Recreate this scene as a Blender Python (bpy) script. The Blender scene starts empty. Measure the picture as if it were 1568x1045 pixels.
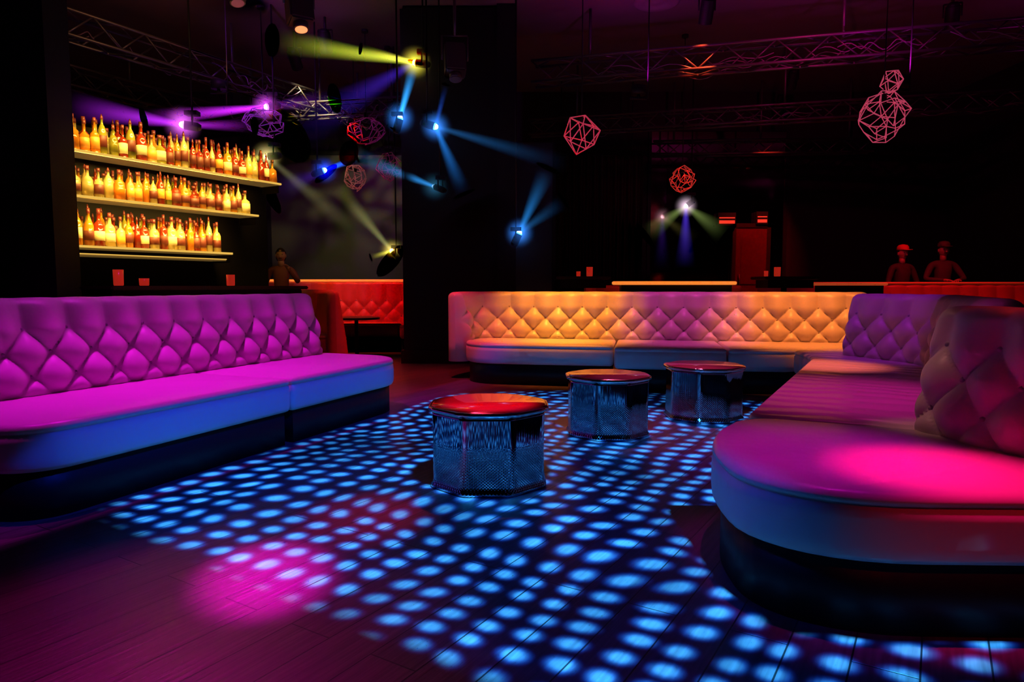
import bpy, bmesh, math, random
from mathutils import Vector, Matrix
random.seed(7)
SC=bpy.context.scene
COL=SC.collection
CEIL=4.8
try:
    SC.view_settings.view_transform='Standard'
    SC.view_settings.look='None'
except Exception as e: print(e)

# ---------------------------------------------------------------- helpers
def link(o,parent=None):
    COL.objects.link(o)
    if parent is not None: o.parent=parent
    return o
def empty(name,loc=(0,0,0),parent=None):
    o=bpy.data.objects.new(name,None); o.location=loc; o.empty_display_size=.1
    return link(o,parent)
def mobj(name,verts,faces,mats,parent=None,smooth=True,idx=None):
    me=bpy.data.meshes.new(name); me.from_pydata([tuple(v) for v in verts],[],faces)
    if not isinstance(mats,(list,tuple)): mats=[mats]
    for m in mats: me.materials.append(m)
    if idx: 
        for p,i in zip(me.polygons,idx): p.material_index=i
    for p in me.polygons: p.use_smooth=smooth
    me.update()
    return link(bpy.data.objects.new(name,me),parent)
def bobj(name,bm,mats,parent=None,smooth=False):
    me=bpy.data.meshes.new(name); bm.to_mesh(me); bm.free()
    if not isinstance(mats,(list,tuple)): mats=[mats]
    for m in mats: me.materials.append(m)
    if smooth:
        for p in me.polygons: p.use_smooth=smooth
    return link(bpy.data.objects.new(name,me),parent)
def box_bm(bm,lo,hi,M=None,mi=0):
    x0,y0,z0=lo;x1,y1,z1=hi
    vs=[Vector(c) for c in ((x0,y0,z0),(x1,y0,z0),(x1,y1,z0),(x0,y1,z0),(x0,y0,z1),(x1,y0,z1),(x1,y1,z1),(x0,y1,z1))]
    if M: vs=[M@v for v in vs]
    v=[bm.verts.new(c) for c in vs]
    for f in ((0,3,2,1),(4,5,6,7),(0,1,5,4),(1,2,6,5),(2,3,7,6),(3,0,4,7)):
        fc=bm.faces.new([v[i] for i in f]); fc.material_index=mi
def box(name,lo,hi,mat,parent=None,M=None,bevel=0):
    bm=bmesh.new(); box_bm(bm,lo,hi,M)
    if bevel: bmesh.ops.bevel(bm,geom=bm.edges[:],offset=bevel,segments=2,affect='EDGES')
    return bobj(name,bm,mat,parent)
def tube(bm,p0,p1,r,seg=6,r1=None,caps=True,mi=0):
    p0=Vector(p0);p1=Vector(p1); r1=r if r1 is None else r1
    d=(p1-p0)
    if d.length<1e-6: return
    q=d.to_track_quat('Z','Y')
    a=[];b=[]
    for i in range(seg):
        t=2*math.pi*i/seg; o=Vector((math.cos(t),math.sin(t),0))
        a.append(bm.verts.new(p0+q@(o*r))); b.append(bm.verts.new(p1+q@(o*r1)))
    for i in range(seg):
        j=(i+1)%seg; f=bm.faces.new((a[i],a[j],b[j],b[i])); f.material_index=mi; f.smooth=True
    if caps:
        f=bm.faces.new(a[::-1]); f.material_index=mi
        f=bm.faces.new(b); f.material_index=mi
def lathe(bm,prof,c=(0,0,0),seg=12,mi=None,ang0=0,sx=1,sy=1):
    rings=[]
    for (r,z) in prof:
        rings.append([bm.verts.new((c[0]+sx*r*math.cos(ang0+2*math.pi*i/seg),c[1]+sy*r*math.sin(ang0+2*math.pi*i/seg),c[2]+z)) for i in range(seg)])
    for k in range(len(rings)-1):
        for i in range(seg):
            j=(i+1)%seg
            f=bm.faces.new((rings[k][i],rings[k][j],rings[k+1][j],rings[k+1][i])); f.smooth=True
            if mi: f.material_index=mi[k]
    f=bm.faces.new(rings[0][::-1]); f.material_index=mi[0] if mi else 0
    f=bm.faces.new(rings[-1]); f.material_index=mi[-1] if mi else 0

# ---------------------------------------------------------------- node helpers
class N:
    def __init__(s,nt): s.nt=nt
    def new(s,t,**k):
        n=s.nt.nodes.new(t)
        for a,b in k.items(): setattr(n,a,b)
        return n
    def put(s,sock,v):
        if isinstance(v,bpy.types.NodeSocket): s.nt.links.new(v,sock)
        else: sock.default_value=v
    def m(s,op,a,b=None,c=None,clamp=False):
        n=s.new('ShaderNodeMath',operation=op); n.use_clamp=clamp
        s.put(n.inputs[0],a)
        if b is not None: s.put(n.inputs[1],b)
        if c is not None: s.put(n.inputs[2],c)
        return n.outputs[0]
def nosample(m):
    try: m.cycles.emission_sampling='NONE'
    except Exception as e: pass
    return m
def mat(name,color,rough=.5,metal=0,es=0,ecol=None,bump=None,sheen=0,coat=0,spec=.5,var=None):
    m=bpy.data.materials.new(name); m.use_nodes=True; nt=m.node_tree; h=N(nt)
    b=nt.nodes['Principled BSDF']
    b.inputs['Base Color'].default_value=(*color,1)
    b.inputs['Roughness'].default_value=rough; b.inputs['Metallic'].default_value=metal
    b.inputs['Specular IOR Level'].default_value=spec
    b.inputs['Sheen Weight'].default_value=sheen; b.inputs['Coat Weight'].default_value=coat
    if es:
        b.inputs['Emission Color'].default_value=(*(ecol or color),1); b.inputs['Emission Strength'].default_value=es
        nosample(m)
    tc=h.new('ShaderNodeTexCoord')
    if bump:
        no=h.new('ShaderNodeTexNoise'); no.inputs['Scale'].default_value=bump[0]; no.inputs['Detail'].default_value=3
        mp=h.new('ShaderNodeMapping')
        if len(bump)>2: mp.inputs['Scale'].default_value=bump[2]
        nt.links.new(tc.outputs['Object'],mp.inputs[0]); nt.links.new(mp.outputs[0],no.inputs['Vector'])
        bu=h.new('ShaderNodeBump'); bu.inputs['Strength'].default_value=bump[1]; bu.inputs['Distance'].default_value=.02 if len(bump)<4 else bump[3]
        nt.links.new(no.outputs['Fac'],bu.inputs['Height']); nt.links.new(bu.outputs[0],b.inputs['Normal'])
    return m
def emat(name,color,s,sample=False):
    m=bpy.data.materials.new(name); m.use_nodes=True; nt=m.node_tree
    nt.nodes.remove(nt.nodes['Principled BSDF'])
    e=nt.nodes.new('ShaderNodeEmission'); e.inputs[0].default_value=(*color,1); e.inputs[1].default_value=s
    nt.links.new(e.outputs[0],nt.nodes['Material Output'].inputs[0])
    if not sample: nosample(m)
    return m

M_fab=mat('tufted_leather',(.62,.54,.55),.40,bump=(9,.25),spec=.5)
M_seat=mat('leather_seat',(.62,.54,.55),.36,bump=(5,.32),spec=.5)
M_btn=mat('button_fabric',(.35,.30,.33),.5)
M_plinth=mat('black_plinth',(.007,.007,.010),.5,bump=(20,.1),spec=.25)
M_black=mat('matte_black',(.008,.006,.008),.6,bump=(30,.05),spec=.3)
M_col=mat('dark_pillar_paint',(.007,.005,.007),.6,bump=(14,.08),spec=.25)
M_wall=mat('dark_wall_paint',(.018,.010,.012),.7,bump=(12,.1),spec=.3)
M_ceil=mat('ceiling_paint',(.14,.09,.11),.85,bump=(10,.1))
M_metal=mat('black_truss_metal',(.12,.10,.11),.4,.6)
M_wood=mat('dark_counter_wood',(.03,.012,.008),.3,bump=(6,.2,(1,12,1)))
M_redfab=mat('red_leather',(.50,.09,.07),.45,bump=(8,.2))
M_redglow=mat('candle_glass',(.5,.015,.012),.2,es=.3,ecol=(1,.04,.02))
def wrinkle():
    m=mat('quilted_seat_leather',(.62,.54,.55),.38,spec=.5); nt=m.node_tree; h=N(nt); b=nt.nodes['Principled BSDF']
    tc=h.new('ShaderNodeTexCoord'); mp=h.new('ShaderNodeMapping'); mp.inputs['Rotation'].default_value=(0,0,math.radians(-62))
    nt.links.new(tc.outputs['Object'],mp.inputs[0])
    wv=h.new('ShaderNodeTexWave'); wv.bands_direction='X'; wv.wave_profile='SIN'; wv.inputs['Scale'].default_value=1.7; wv.inputs['Distortion'].default_value=7.0; wv.inputs['Detail'].default_value=2; wv.inputs['Detail Scale'].default_value=1.0
    nt.links.new(mp.outputs[0],wv.inputs['Vector'])
    bu=h.new('ShaderNodeBump'); bu.inputs['Strength'].default_value=.6; bu.inputs['Distance'].default_value=.04
    nt.links.new(wv.outputs['Fac'],bu.inputs['Height']); nt.links.new(bu.outputs[0],b.inputs['Normal']); return m
M_wrink=wrinkle()

def chrome():
    m=bpy.data.materials.new('hammered_chrome'); m.use_nodes=True; nt=m.node_tree; h=N(nt)
    b=nt.nodes['Principled BSDF']; b.inputs['Base Color'].default_value=(.36,.37,.43,1)
    b.inputs['Metallic'].default_value=1; b.inputs['Roughness'].default_value=.05
    tc=h.new('ShaderNodeTexCoord'); s=h.new('ShaderNodeSeparateXYZ'); nt.links.new(tc.outputs['Object'],s.inputs[0])
    x,y,z=s.outputs
    ang=h.m('ARCTAN2',y,x)
    rib=h.m('SINE',h.m('MULTIPLY',ang,110.0))
    rows=h.m('SINE',h.m('MULTIPLY',z,420.0))
    low=h.m('MULTIPLY',h.m('SUBTRACT',.26,z),4.5,clamp=True)
    kn=h.m('MULTIPLY',h.m('MULTIPLY',rib,rows),low)
    no=h.new('ShaderNodeTexNoise'); no.inputs['Scale'].default_value=9; mp=h.new('ShaderNodeMapping'); mp.inputs['Scale'].default_value=(4,4,.35)
    nt.links.new(tc.outputs['Object'],mp.inputs[0]); nt.links.new(mp.outputs[0],no.inputs['Vector'])
    hh=h.m('ADD',h.m('MULTIPLY',rib,.04),h.m('ADD',h.m('MULTIPLY',kn,.35),h.m('MULTIPLY',no.outputs['Fac'],.6)))
    bu=h.new('ShaderNodeBump'); bu.inputs['Strength'].default_value=.22; bu.inputs['Distance'].default_value=.01
    nt.links.new(hh,bu.inputs['Height']); nt.links.new(bu.outputs[0],b.inputs['Normal'])
    return m
M_chrome=chrome()
M_ttop=mat('red_lacquered_table_top',(.70,.04,.13),.14,bump=(6,.04),coat=.6)
M_ttop2=mat('smoked_table_top',(.42,.10,.20),.12,bump=(6,.03),coat=.6)
M_rim=mat('polished_rim',(.6,.5,.5),.15,1)

def floor_mat():
    m=bpy.data.materials.new('dark_wood_planks'); m.use_nodes=True; nt=m.node_tree; h=N(nt)
    b=nt.nodes['Principled BSDF']
    tc=h.new('ShaderNodeTexCoord'); mp=h.new('ShaderNodeMapping'); mp.inputs['Rotation'].default_value=(0,0,math.radians(-58))
    nt.links.new(tc.outputs['Object'],mp.inputs[0])
    br=h.new('ShaderNodeTexBrick'); br.inputs['Scale'].default_value=1; br.inputs['Brick Width'].default_value=1.4; br.inputs['Row Height'].default_value=.17
    br.inputs['Mortar Size'].default_value=.003; br.inputs['Mortar Smooth'].default_value=.3
    br.inputs['Color1'].default_value=(.14,.085,.095,1); br.inputs['Color2'].default_value=(.085,.058,.068,1); br.inputs['Mortar'].default_value=(.012,.008,.009,1)
    nt.links.new(mp.outputs[0],br.inputs['Vector'])
    mp2=h.new('ShaderNodeMapping'); mp2.inputs['Scale'].default_value=(1.5,28,1); nt.links.new(mp.outputs[0],mp2.inputs[0])
    no=h.new('ShaderNodeTexNoise'); no.inputs['Scale'].default_value=2.2; no.inputs['Detail'].default_value=6; nt.links.new(mp2.outputs[0],no.inputs['Vector'])
    mx=h.new('ShaderNodeMix',data_type='RGBA',blend_type='MULTIPLY'); mx.inputs[0].default_value=.6
    nt.links.new(br.outputs['Color'],mx.inputs[6])
    rr=h.new('ShaderNodeValToRGB'); rr.color_ramp.elements[0].color=(.3,.3,.3,1); rr.color_ramp.elements[1].color=(1.3,1.3,1.3,1)
    rr.color_ramp.elements[0].position=.3; rr.color_ramp.elements[1].position=.75
    nt.links.new(no.outputs['Fac'],rr.inputs[0]); nt.links.new(rr.outputs[0],mx.inputs[7]); nt.links.new(mx.outputs[2],b.inputs['Base Color'])
    b.inputs['Roughness'].default_value=.33; b.inputs['Specular IOR Level'].default_value=.45
    hh=h.m('SUBTRACT',h.m('MULTIPLY',no.outputs['Fac'],.45),br.outputs['Fac'])
    bu=h.new('ShaderNodeBump'); bu.inputs['Strength'].default_value=.45; bu.inputs['Distance'].default_value=.01
    nt.links.new(hh,bu.inputs['Height']); nt.links.new(bu.outputs[0],b.inputs['Normal'])
    return m

# ---------------------------------------------------------------- room
XL,XR,YF,YB=-7.5,8.5,-1.5,13.5
box('floor',(XL,YF,-.1),(XR,YB,0),floor_mat())
box('ceiling',(XL,YF,CEIL),(XR,YB,CEIL+.1),M_ceil)
box('wall_back',(XL,YB,0),(XR,YB+.1,CEIL),M_wall)
box('wall_front',(XL,YF-.1,0),(XR,YF,CEIL),M_wall)
box('wall_left',(XL-.1,YF,0),(XL,YB,CEIL),M_wall)
box('wall_right',(XR,YF,0),(XR+.1,YB,CEIL),M_wall)
box('wall_partition',(XL,6.2,0),(-4.12,6.55,CEIL),M_col)
box('baseboard_back',(XL,YB-.03,0),(XR,YB,.15),M_black)
p=empty('structural_pillar')
box('shaft',(-1.5,9.4,0),(.05,10.6,CEIL),M_col,p,bevel=.04)
box('side_panel',(-.2,9.36,0),(.05,9.40,CEIL),M_black,p)
box('base_trim',(-1.53,9.37,0),(.08,10.63,.18),M_black,p)

# ---------------------------------------------------------------- geometry of sofas
def fillet(pts,rs,closed=True,seg=9):
    out=[]; n=len(pts)
    for i in range(n):
        p=Vector(pts[i]); r=rs[i]
        if (not closed and i in (0,n-1)) or r<=0: out.append(p); continue
        a=Vector(pts[i-1])-p; b=Vector(pts[(i+1)%n])-p
        r1=min(r,a.length*.49); r2=min(r,b.length*.49)
        pa=p+a.normalized()*r1; pb=p+b.normalized()*r2
        for k in range(seg+1):
            t=k/seg
            c1=pa.lerp(p,.58); c2=pb.lerp(p,.58)
            out.append(pa*(1-t)**3+c1*3*t*(1-t)**2+c2*3*t*t*(1-t)+pb*t**3)
    return out
def resample(pts,step,closed=False):
    P=[Vector(p) for p in pts]
    if closed: P=P+[P[0]]
    L=[0]
    for i in range(len(P)-1): L.append(L[-1]+(P[i+1]-P[i]).length)
    T=L[-1]; n=max(2,int(round(T/step))); out=[]; j=0
    for k in range(n+(0 if closed else 1)):
        s=T*k/n
        while j<len(L)-2 and L[j+1]<s: j+=1
        f=(s-L[j])/max(1e-9,L[j+1]-L[j]); out.append(P[j].lerp(P[j+1],min(1,f)))
    return out,T
def onormals(P):
    n=len(P); A=sum(P[i].x*P[(i+1)%n].y-P[(i+1)%n].x*P[i].y for i in range(n))
    sg=1 if A>0 else -1; out=[]
    for i in range(n):
        t=(P[(i+1)%n]-P[i-1]); t.normalize(); out.append(Vector((t.y,-t.x))*sg)
    return out,sg
def slab(name,outline,rs,prof,m,parent):
    P=fillet(outline,rs); P,T=resample(P,.02,True); nn,sg=onormals(P); n=len(P)
    if sg<0: P=P[::-1]; nn=nn[::-1]
    verts=[];faces=[]
    for (ins,z) in prof:
        for p_,q in zip(P,nn): verts.append((p_.x-q.x*ins,p_.y-q.y*ins,z))
    K=len(prof)
    for k in range(K-1):
        for i in range(n):
            j=(i+1)%n; faces.append((k*n+i,k*n+j,(k+1)*n+j,(k+1)*n+i))
    faces.append(tuple(range(n))[::-1]); faces.append(tuple((K-1)*n+i for i in range(n)))
    return mobj(name,verts,faces,m,parent)
SEATP=[(.030,.225),(.014,.232),(.004,.25),(0,.28),(0,.36),(.002,.395),(.010,.402),(.010,.408),(.002,.414),(.004,.428),(.011,.439),(.021,.446),(.032,.449)]
PLP=[(.04,0),(.04,.225)]
def seat(parent,outline,rs,m=None,name='seat_cushion',dz=0):
    slab(name,outline,rs,[(a,z+dz) for a,z in SEATP],m or M_seat,parent)
    slab('plinth',outline,rs,PLP,M_plinth,parent)
DU,DV,ZB=.26,.27,.42
def back(parent,path,rs,m=None,top=1.0,thick=.26,amp=.068,z0=.44,bot=.2,lean=.11,du=None,name='tufted_back'):
    du=du or DU
    m=m or M_fab
    P=fillet(path,rs,closed=False); P,L=resample(P,.0125); n=len(P)
    zt=top-.06
    prof=[]
    for j in range(36):
        t=j/35; z=z0+(zt-z0)*t; prof.append((lean*t**1.2,z,-1,.15,1))
    r=thick-lean
    for j in range(1,12):
        a=math.pi*(1-j/12)
        prof.append((lean+r/2+ r/2*math.cos(a), zt+.06*math.sin(a),math.cos(a),math.sin(a),2))
    for j in range(5):
        t=j/4; prof.append((thick, zt-(zt-bot)*t,1,0,0))
    prof.append((.02,bot,0,-1,0))
    re=.10; verts=[];faces=[];K=len(prof); nmid=thick*.6
    def tang(i):
        t=P[min(n-1,i+1)]-P[max(0,i-1)]; t.normalize(); return t
    for i in range(n):
        s=L*i/(n-1); t=tang(i); nb=Vector((-t.y,t.x))
        d=min(s,L-s); k=math.sqrt(max(0,1-(1-min(1,d/re))**2)); k=max(k,.02)
        for (pn,pz,nn,nz,kind) in prof:
            hgt=0
            uu=s/du; vv=(pz-ZB)/DV
            if kind==1:
                if vv<=1.5: q=abs(math.sin(math.pi*(uu+vv)))*abs(math.sin(math.pi*(uu-vv)))
                else: q=math.cos(math.pi*uu)**2
                hgt=amp*q**.5
                if pz<z0+.05: hgt*=(.35+.65*(pz-z0)/.05)
                if vv>1.5: hgt=hgt*(1-min(1,(vv-1.5)/.6)*.45)+ amp*.2*min(1,(vv-1.5)/.6)
            elif kind==2:
                f=max(0,-nn); hgt=amp*.55*(math.cos(math.pi*uu)**2)**.5*f**1.5+amp*.2*f
            hgt*=min(1,d/.07)
            N_=pn+nn*hgt; Z_=pz+nz*hgt*.6
            N_=nmid+(N_-nmid)*k
            if pz>zt-.2: Z_-= (1-k)*.05*(pz-(zt-.2))/.26
            q=P[i]+nb*N_
            verts.append((q.x,q.y,Z_))
    for i in range(n-1):
        for j in range(K):
            jj=(j+1)%K; faces.append((i*K+j,(i+1)*K+j,(i+1)*K+jj,i*K+jj))
    faces.append(tuple(range(K))); faces.append(tuple((n-1)*K+j for j in range(K))[::-1])
    mobj(name,verts,faces,m,parent)
    if amp<.01: return
    bm=bmesh.new()
    for k in (1,2,3):
        z=ZB+DV*k/2
        if z<z0+.03: continue
        mm=0
        while True:
            uu=mm+(.5 if k%2 else 0); s=uu*du; mm+=1
            if s>L-.1: break
            if s<.1: continue
            i=int(s/L*(n-1)); t=tang(i); nb=Vector((-t.y,t.x)); tt=(z-z0)/(zt-z0)
            q=P[i]+nb*(lean*tt**1.2-.004)
            bmesh.ops.create_icosphere(bm,subdivisions=1,radius=.013,matrix=Matrix.Translation((q.x,q.y,z)))
    bobj('buttons',bm,M_btn,parent,True)

# left sofa
A=Vector((-2.08,3.04)); U=Vector((.371,.929)); W=Vector((-.929,.371))
lf=lambda s,n:tuple(A+U*s+W*n)
S=empty('tufted_sofa')
seat(S,[lf(-.15,0),lf(1.625,0),lf(1.625,1.2),lf(-.15,1.2)],[.28,.04,.04,.1])
seat(S,[lf(1.630,0),lf(3.2,0),lf(3.2,1.2),lf(1.630,1.2)],[.04,.42,.1,.04])
back(S,[lf(-.4,.88),lf(3.15,.88)],[0,0])
# far sofa
F0=Vector((-.5,7.4)); UF=Vector((.983,-.184)); WF=Vector((.184,.983))
ff=lambda s,n:tuple(F0+UF*s+WF*n)
S=empty('tufted_sofa')
seat(S,[ff(-.1,0),ff(1.59,0),ff(1.59,1.1),ff(-.1,1.1)],[.45,.05,.04,.25])
seat(S,[ff(1.60,-.2),ff(2.71,-.2),ff(2.71,1.1),ff(1.60,1.1)],[.05,.05,.04,.04])
seat(S,[ff(2.72,-.2),(2.69,6.62),(3.52,6.98),(3.97,7.0),(4.05,7.68),ff(2.72,1.1)],[.05,.05,.05,.05,.05,.04])
back(S,[ff(-.07,.38),ff(-.07,.82),ff(4.35,.82)],[0,.3,0],du=.29)
# right sofa
S=empty('tufted_sofa')
seat(S,[(2.72,6.58),(2.66,6.0),(1.13,3.27),(2.0,2.84),(2.8,3.2),(3.7,5.3),(3.5,6.93)],[.05,.3,.08,.05,.1,.1,.05],M_wrink,'quilted_seat')
seat(S,[(.74,1.98),(2.8,1.93),(2.8,2.80),(1.98,2.80),(1.10,3.22),(.77,2.75)],[.5,.1,.1,.05,.18,.3],dz=.006,name='chaise_seat')
back(S,[(2.97,6.2),(3.27,5.38),(2.55,3.85)],[0,.25,0],top=1.0,thick=.3)
back(S,[(1.74,2.98),(1.83,2.4),(2.15,1.75)],[0,.3,0],top=.985,thick=.32)

# ---------------------------------------------------------------- tables
def table(c,R,h,mt):
    e=empty('octagonal_cocktail_table',(c[0],c[1],0))
    def ring(scale,z,cc=.02,rnd_=.05):
        pts=[]
        for k in range(8):
            a0=math.pi/8+k*math.pi/4; a1=a0+math.pi/4
            p0=Vector((math.cos(a0),math.sin(a0))); p1=Vector((math.cos(a1),math.sin(a1)))
            for j in range(14):
                t=j/14
                q=p0.lerp(p1,t); q=q*(1-cc*math.sin(math.pi*t))
                d=min(t,1-t)
                if d<.14: q=q*(1-rnd_*(1-d/.14)**2)
                pts.append(q*R*scale)
        return [(p_.x,p_.y,z) for p_ in pts]
    n=112
    prof=[(.97,0),(1.0,.006),(1.0,.02),(.965,.03),(.96,.05),(.955,h*.5),(.965,h-.045),(.97,h-.028)]
    prof_top=[(.98,h-.027),(1.02,h-.022),(1.03,h-.012),(1.02,h-.003),(1.0,h),(.97,h)]
    for nm,pr,ma,cc,rd in (('drum_body',prof,M_chrome,.005,.02),('top_rim',prof_top,M_rim,-.015,.05)):
        verts=[];faces=[]
        for s,z in pr: verts+=ring(s,z,cc,rd)
        for k in range(len(pr)-1):
            for i in range(n):
                j=(i+1)%n; faces.append((k*n+i,k*n+j,(k+1)*n+j,(k+1)*n+i))
        faces.append(tuple(range(n))[::-1])
        if nm=='drum_body': faces.append(tuple((len(pr)-1)*n+i for i in range(n)))
        mobj(nm,verts,faces,ma,e)
    vs=ring(.98,h-.001,-.015)+ring(.965,h+.003,-.015); fs=[(i,(i+1)%n,n+(i+1)%n,n+i) for i in range(n)]+[tuple(range(n,2*n))]
    mobj('table_top',vs,fs,mt,e)
TAB=[((-.125,3.68),.335,.435),((.695,4.92),.315,.43),((1.565,5.53),.325,.43)]
for (c,R,h),mt in zip(TAB,(M_ttop,M_ttop2,M_ttop2)): table(c,R,h,mt)

# ---------------------------------------------------------------- back bar with bottles
B0=Vector((-4.52,7.0)); UB=Vector((.482,.876)); NB=Vector((.876,-.482))
MB=Matrix(((UB.x,NB.x,0,B0.x),(UB.y,NB.y,0,B0.y),(0,0,1,0),(0,0,0,1)))
bar=empty('back_bar_shelving')
M_led=emat('led_shelf_edge',(1,.58,.10),.85,True)
M_shelf=mat('shelf_glass',(.5,.4,.2),.15,es=.08,ecol=(1,.6,.15))
def glow_panel():
    m=bpy.data.materials.new('amber_backlit_panel'); m.use_nodes=True; nt=m.node_tree; h=N(nt)
    nt.nodes.remove(nt.nodes['Principled BSDF'])
    tc=h.new('ShaderNodeTexCoord'); no=h.new('ShaderNodeTexNoise'); no.inputs['Scale'].default_value=12; nt.links.new(tc.outputs['Object'],no.inputs[0])
    r=h.new('ShaderNodeValToRGB'); r.color_ramp.elements[0].color=(.05,.010,.002,1); r.color_ramp.elements[1].color=(1,.46,.05,1)
    r.color_ramp.elements[0].position=.42; r.color_ramp.elements[1].position=.66
    nt.links.new(no.outputs['Fac'],r.inputs[0]); e=h.new('ShaderNodeEmission'); nt.links.new(r.outputs[0],e.inputs[0]); e.inputs[1].default_value=1.2
    nt.links.new(e.outputs[0],nt.nodes['Material Output'].inputs[0]); return m
M_panel=glow_panel()
tiers=[(2.40,2.51),(1.96,2.13),(1.47,1.72)]
for z,l in tiers:
    box('shelf',(-.15,0,z-.025),(l,.34,z),M_shelf,bar,MB)
    box('led_edge',(-.15,.34,z-.020),(l,.350,z+.002),M_led,bar,MB)
    box('backlit_panel',(-.15,-.035,z+.0),(l,-.015,z+.25),M_panel,bar,MB)
    box('shelf_bracket',(l-.015,0,z-.12),(l,.30,z-.026),M_black,bar,MB)
box('led_edge',(-.15,.30,1.385),(1.66,.31,1.395),M_led,bar,MB)  # added glowing strip imitates the reflection below the bottom tier
box('shelf',(-.15,0,1.37),(1.66,.30,1.385),M_shelf,bar,MB)  # added board carrying the imitated reflection
box('back_board',(-.15,-.12,0),(2.60,-.04,2.72),mat('black_back_board',(.004,.003,.003),.7,spec=.15),bar,MB)
box('back_cabinet',(-.15,-.03,0),(1.72,.30,.95),M_wood,bar,MB)
def bottle_mat(name,c,trans,es):
    m=bpy.data.materials.new(name); m.use_nodes=True; nt=m.node_tree; h=N(nt); nt.nodes.remove(nt.nodes['Principled BSDF'])
    d=h.new('ShaderNodeBsdfTranslucent'); d.inputs[0].default_value=(*c,1)
    g=h.new('ShaderNodeBsdfGlossy'); g.inputs[1].default_value=.12
    di=h.new('ShaderNodeBsdfDiffuse'); di.inputs[0].default_value=(*c,1)
    tr=h.new('ShaderNodeBsdfTransparent'); tr.inputs[0].default_value=(*[.4+.6*q for q in c],1)
    lw=h.new('ShaderNodeFresnel'); lw.inputs[0].default_value=1.5
    a=h.new('ShaderNodeMixShader'); a.inputs[0].default_value=trans; nt.links.new(di.outputs[0],a.inputs[1]); nt.links.new(d.outputs[0],a.inputs[2])
    a2=h.new('ShaderNodeMixShader'); a2.inputs[0].default_value=.30; nt.links.new(a.outputs[0],a2.inputs[1]); nt.links.new(tr.outputs[0],a2.inputs[2])
    b=h.new('ShaderNodeMixShader'); nt.links.new(lw.outputs[0],b.inputs[0]); nt.links.new(a2.outputs[0],b.inputs[1]); nt.links.new(g.outputs[0],b.inputs[2])
    nt.links.new(b.outputs[0],nt.nodes['Material Output'].inputs[0]); return m
BM=[bottle_mat('amber_glass',(1,.42,.03),.55,0),bottle_mat('clear_glass',(1,.86,.34),.6,0),bottle_mat('red_brown_glass',(.42,.04,.010),.5,0),
    bottle_mat('green_glass',(.42,.40,.04),.5,0),mat('paper_label',(.9,.78,.42),.6),mat('bottle_cap',(.10,.015,.015),.4),mat('gold_label',(.85,.38,.05),.4),mat('dark_label',(.12,.02,.01),.5)]
bm=bmesh.new()
rb=random.Random(21)
for z,l in tiers:
    for row in (0,1,2):
        x=-.1+row*.03
        while x<l-.06:
            hgt=rb.uniform(.32,.42)*(1.0 if z>2.2 else (.84 if z>1.8 else .97)); r=rb.uniform(.036,.055)
            g=rb.choice([0,0,1,1,1,2,2,2,3,0]); lb=rb.choice([4,6,4,7,7,g])
            y=.05+row*.105+rb.uniform(-.01,.01)
            kind=rb.random()
            if kind<.45: pr=[(r*.9,0),(r,.01),(r,hgt*.15),(r*1.01,hgt*.151),(r*1.01,hgt*.40),(r,hgt*.401),(r,hgt*.53),(r*.75,hgt*.62),(r*.33,hgt*.68),(r*.30,hgt*.86),(r*.38,hgt*.861),(r*.34,hgt)]
            elif kind<.75: pr=[(r*1.1,0),(r*1.15,.01),(r*1.12,hgt*.12),(r*1.13,hgt*.121),(r*1.1,hgt*.42),(r*1.08,hgt*.421),(r*1.05,hgt*.50),(r*.6,hgt*.56),(r*.3,hgt*.6),(r*.28,hgt*.82),(r*.42,hgt*.821),(r*.40,hgt*.93)]
            else: pr=[(r*.8,0),(r*.85,.01),(r*.85,hgt*.2),(r*.86,hgt*.201),(r*.86,hgt*.5),(r*.85,hgt*.501),(r*.8,hgt*.62),(r*.5,hgt*.74),(r*.26,hgt*.8),(r*.24,hgt*.93),(r*.34,hgt*.931),(r*.10,hgt*1.06)]
            mi=[g,g,g,lb,lb,g,g,g,g,5,5]
            c=MB@Vector((x,y,z))
            lathe(bm,pr,c,10,mi,ang0=.3)
            x+=r*2.12+rb.uniform(.0,.008)
bobj('liquor_bottles',bm,BM,bar,True)
for z,l in tiers:
    ld=bpy.data.lights.new('shelf_led','AREA'); ld.shape='RECTANGLE'; ld.size=l; ld.size_y=.03; ld.energy=23; ld.color=(1,.60,.12); ld.spread=math.radians(110)
    lo=bpy.data.objects.new('shelf_led',ld); link(lo,bar)
    lo.matrix_world=MB@Matrix.Translation((l/2-.05,.52,z+.44))@Matrix.Rotation(math.radians(-50),4,'X')
ct=empty('bar_counter')
box('counter_body',(-.30,.80,0),(2.0,1.20,1.03),M_plinth,ct,MB,bevel=.01)
box('counter_top',(-.32,.74,1.03),(2.05,1.26,1.07),M_wood,ct,MB,bevel=.012)
def glass(pos,r=.045,h=.14,m=None):
    e=empty('candle_glass',pos); bm=bmesh.new()
    lathe(bm,[(r*.85,0),(r*.95,.01),(r,h),(r*.9,h),(r*.85,.02)],(0,0,0),14)
    bobj('glass',bm,m or M_redglow,e,True)
    bm=bmesh.new(); lathe(bm,[(r*.5,.02),(r*.5,h*.5),(.004,h*.55),(.006,h*.6),(.001,h*.72)],(0,0,0),10); bobj('candle',bm,emat('flame',(1,.2,.06),.8),e,True)
for s,n,h in ((-.10,1.0,.15),(.12,1.05,.07),(1.15,1.0,.12)):
    q=MB@Vector((s,n,1.072)); glass(q,.045,h)

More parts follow.
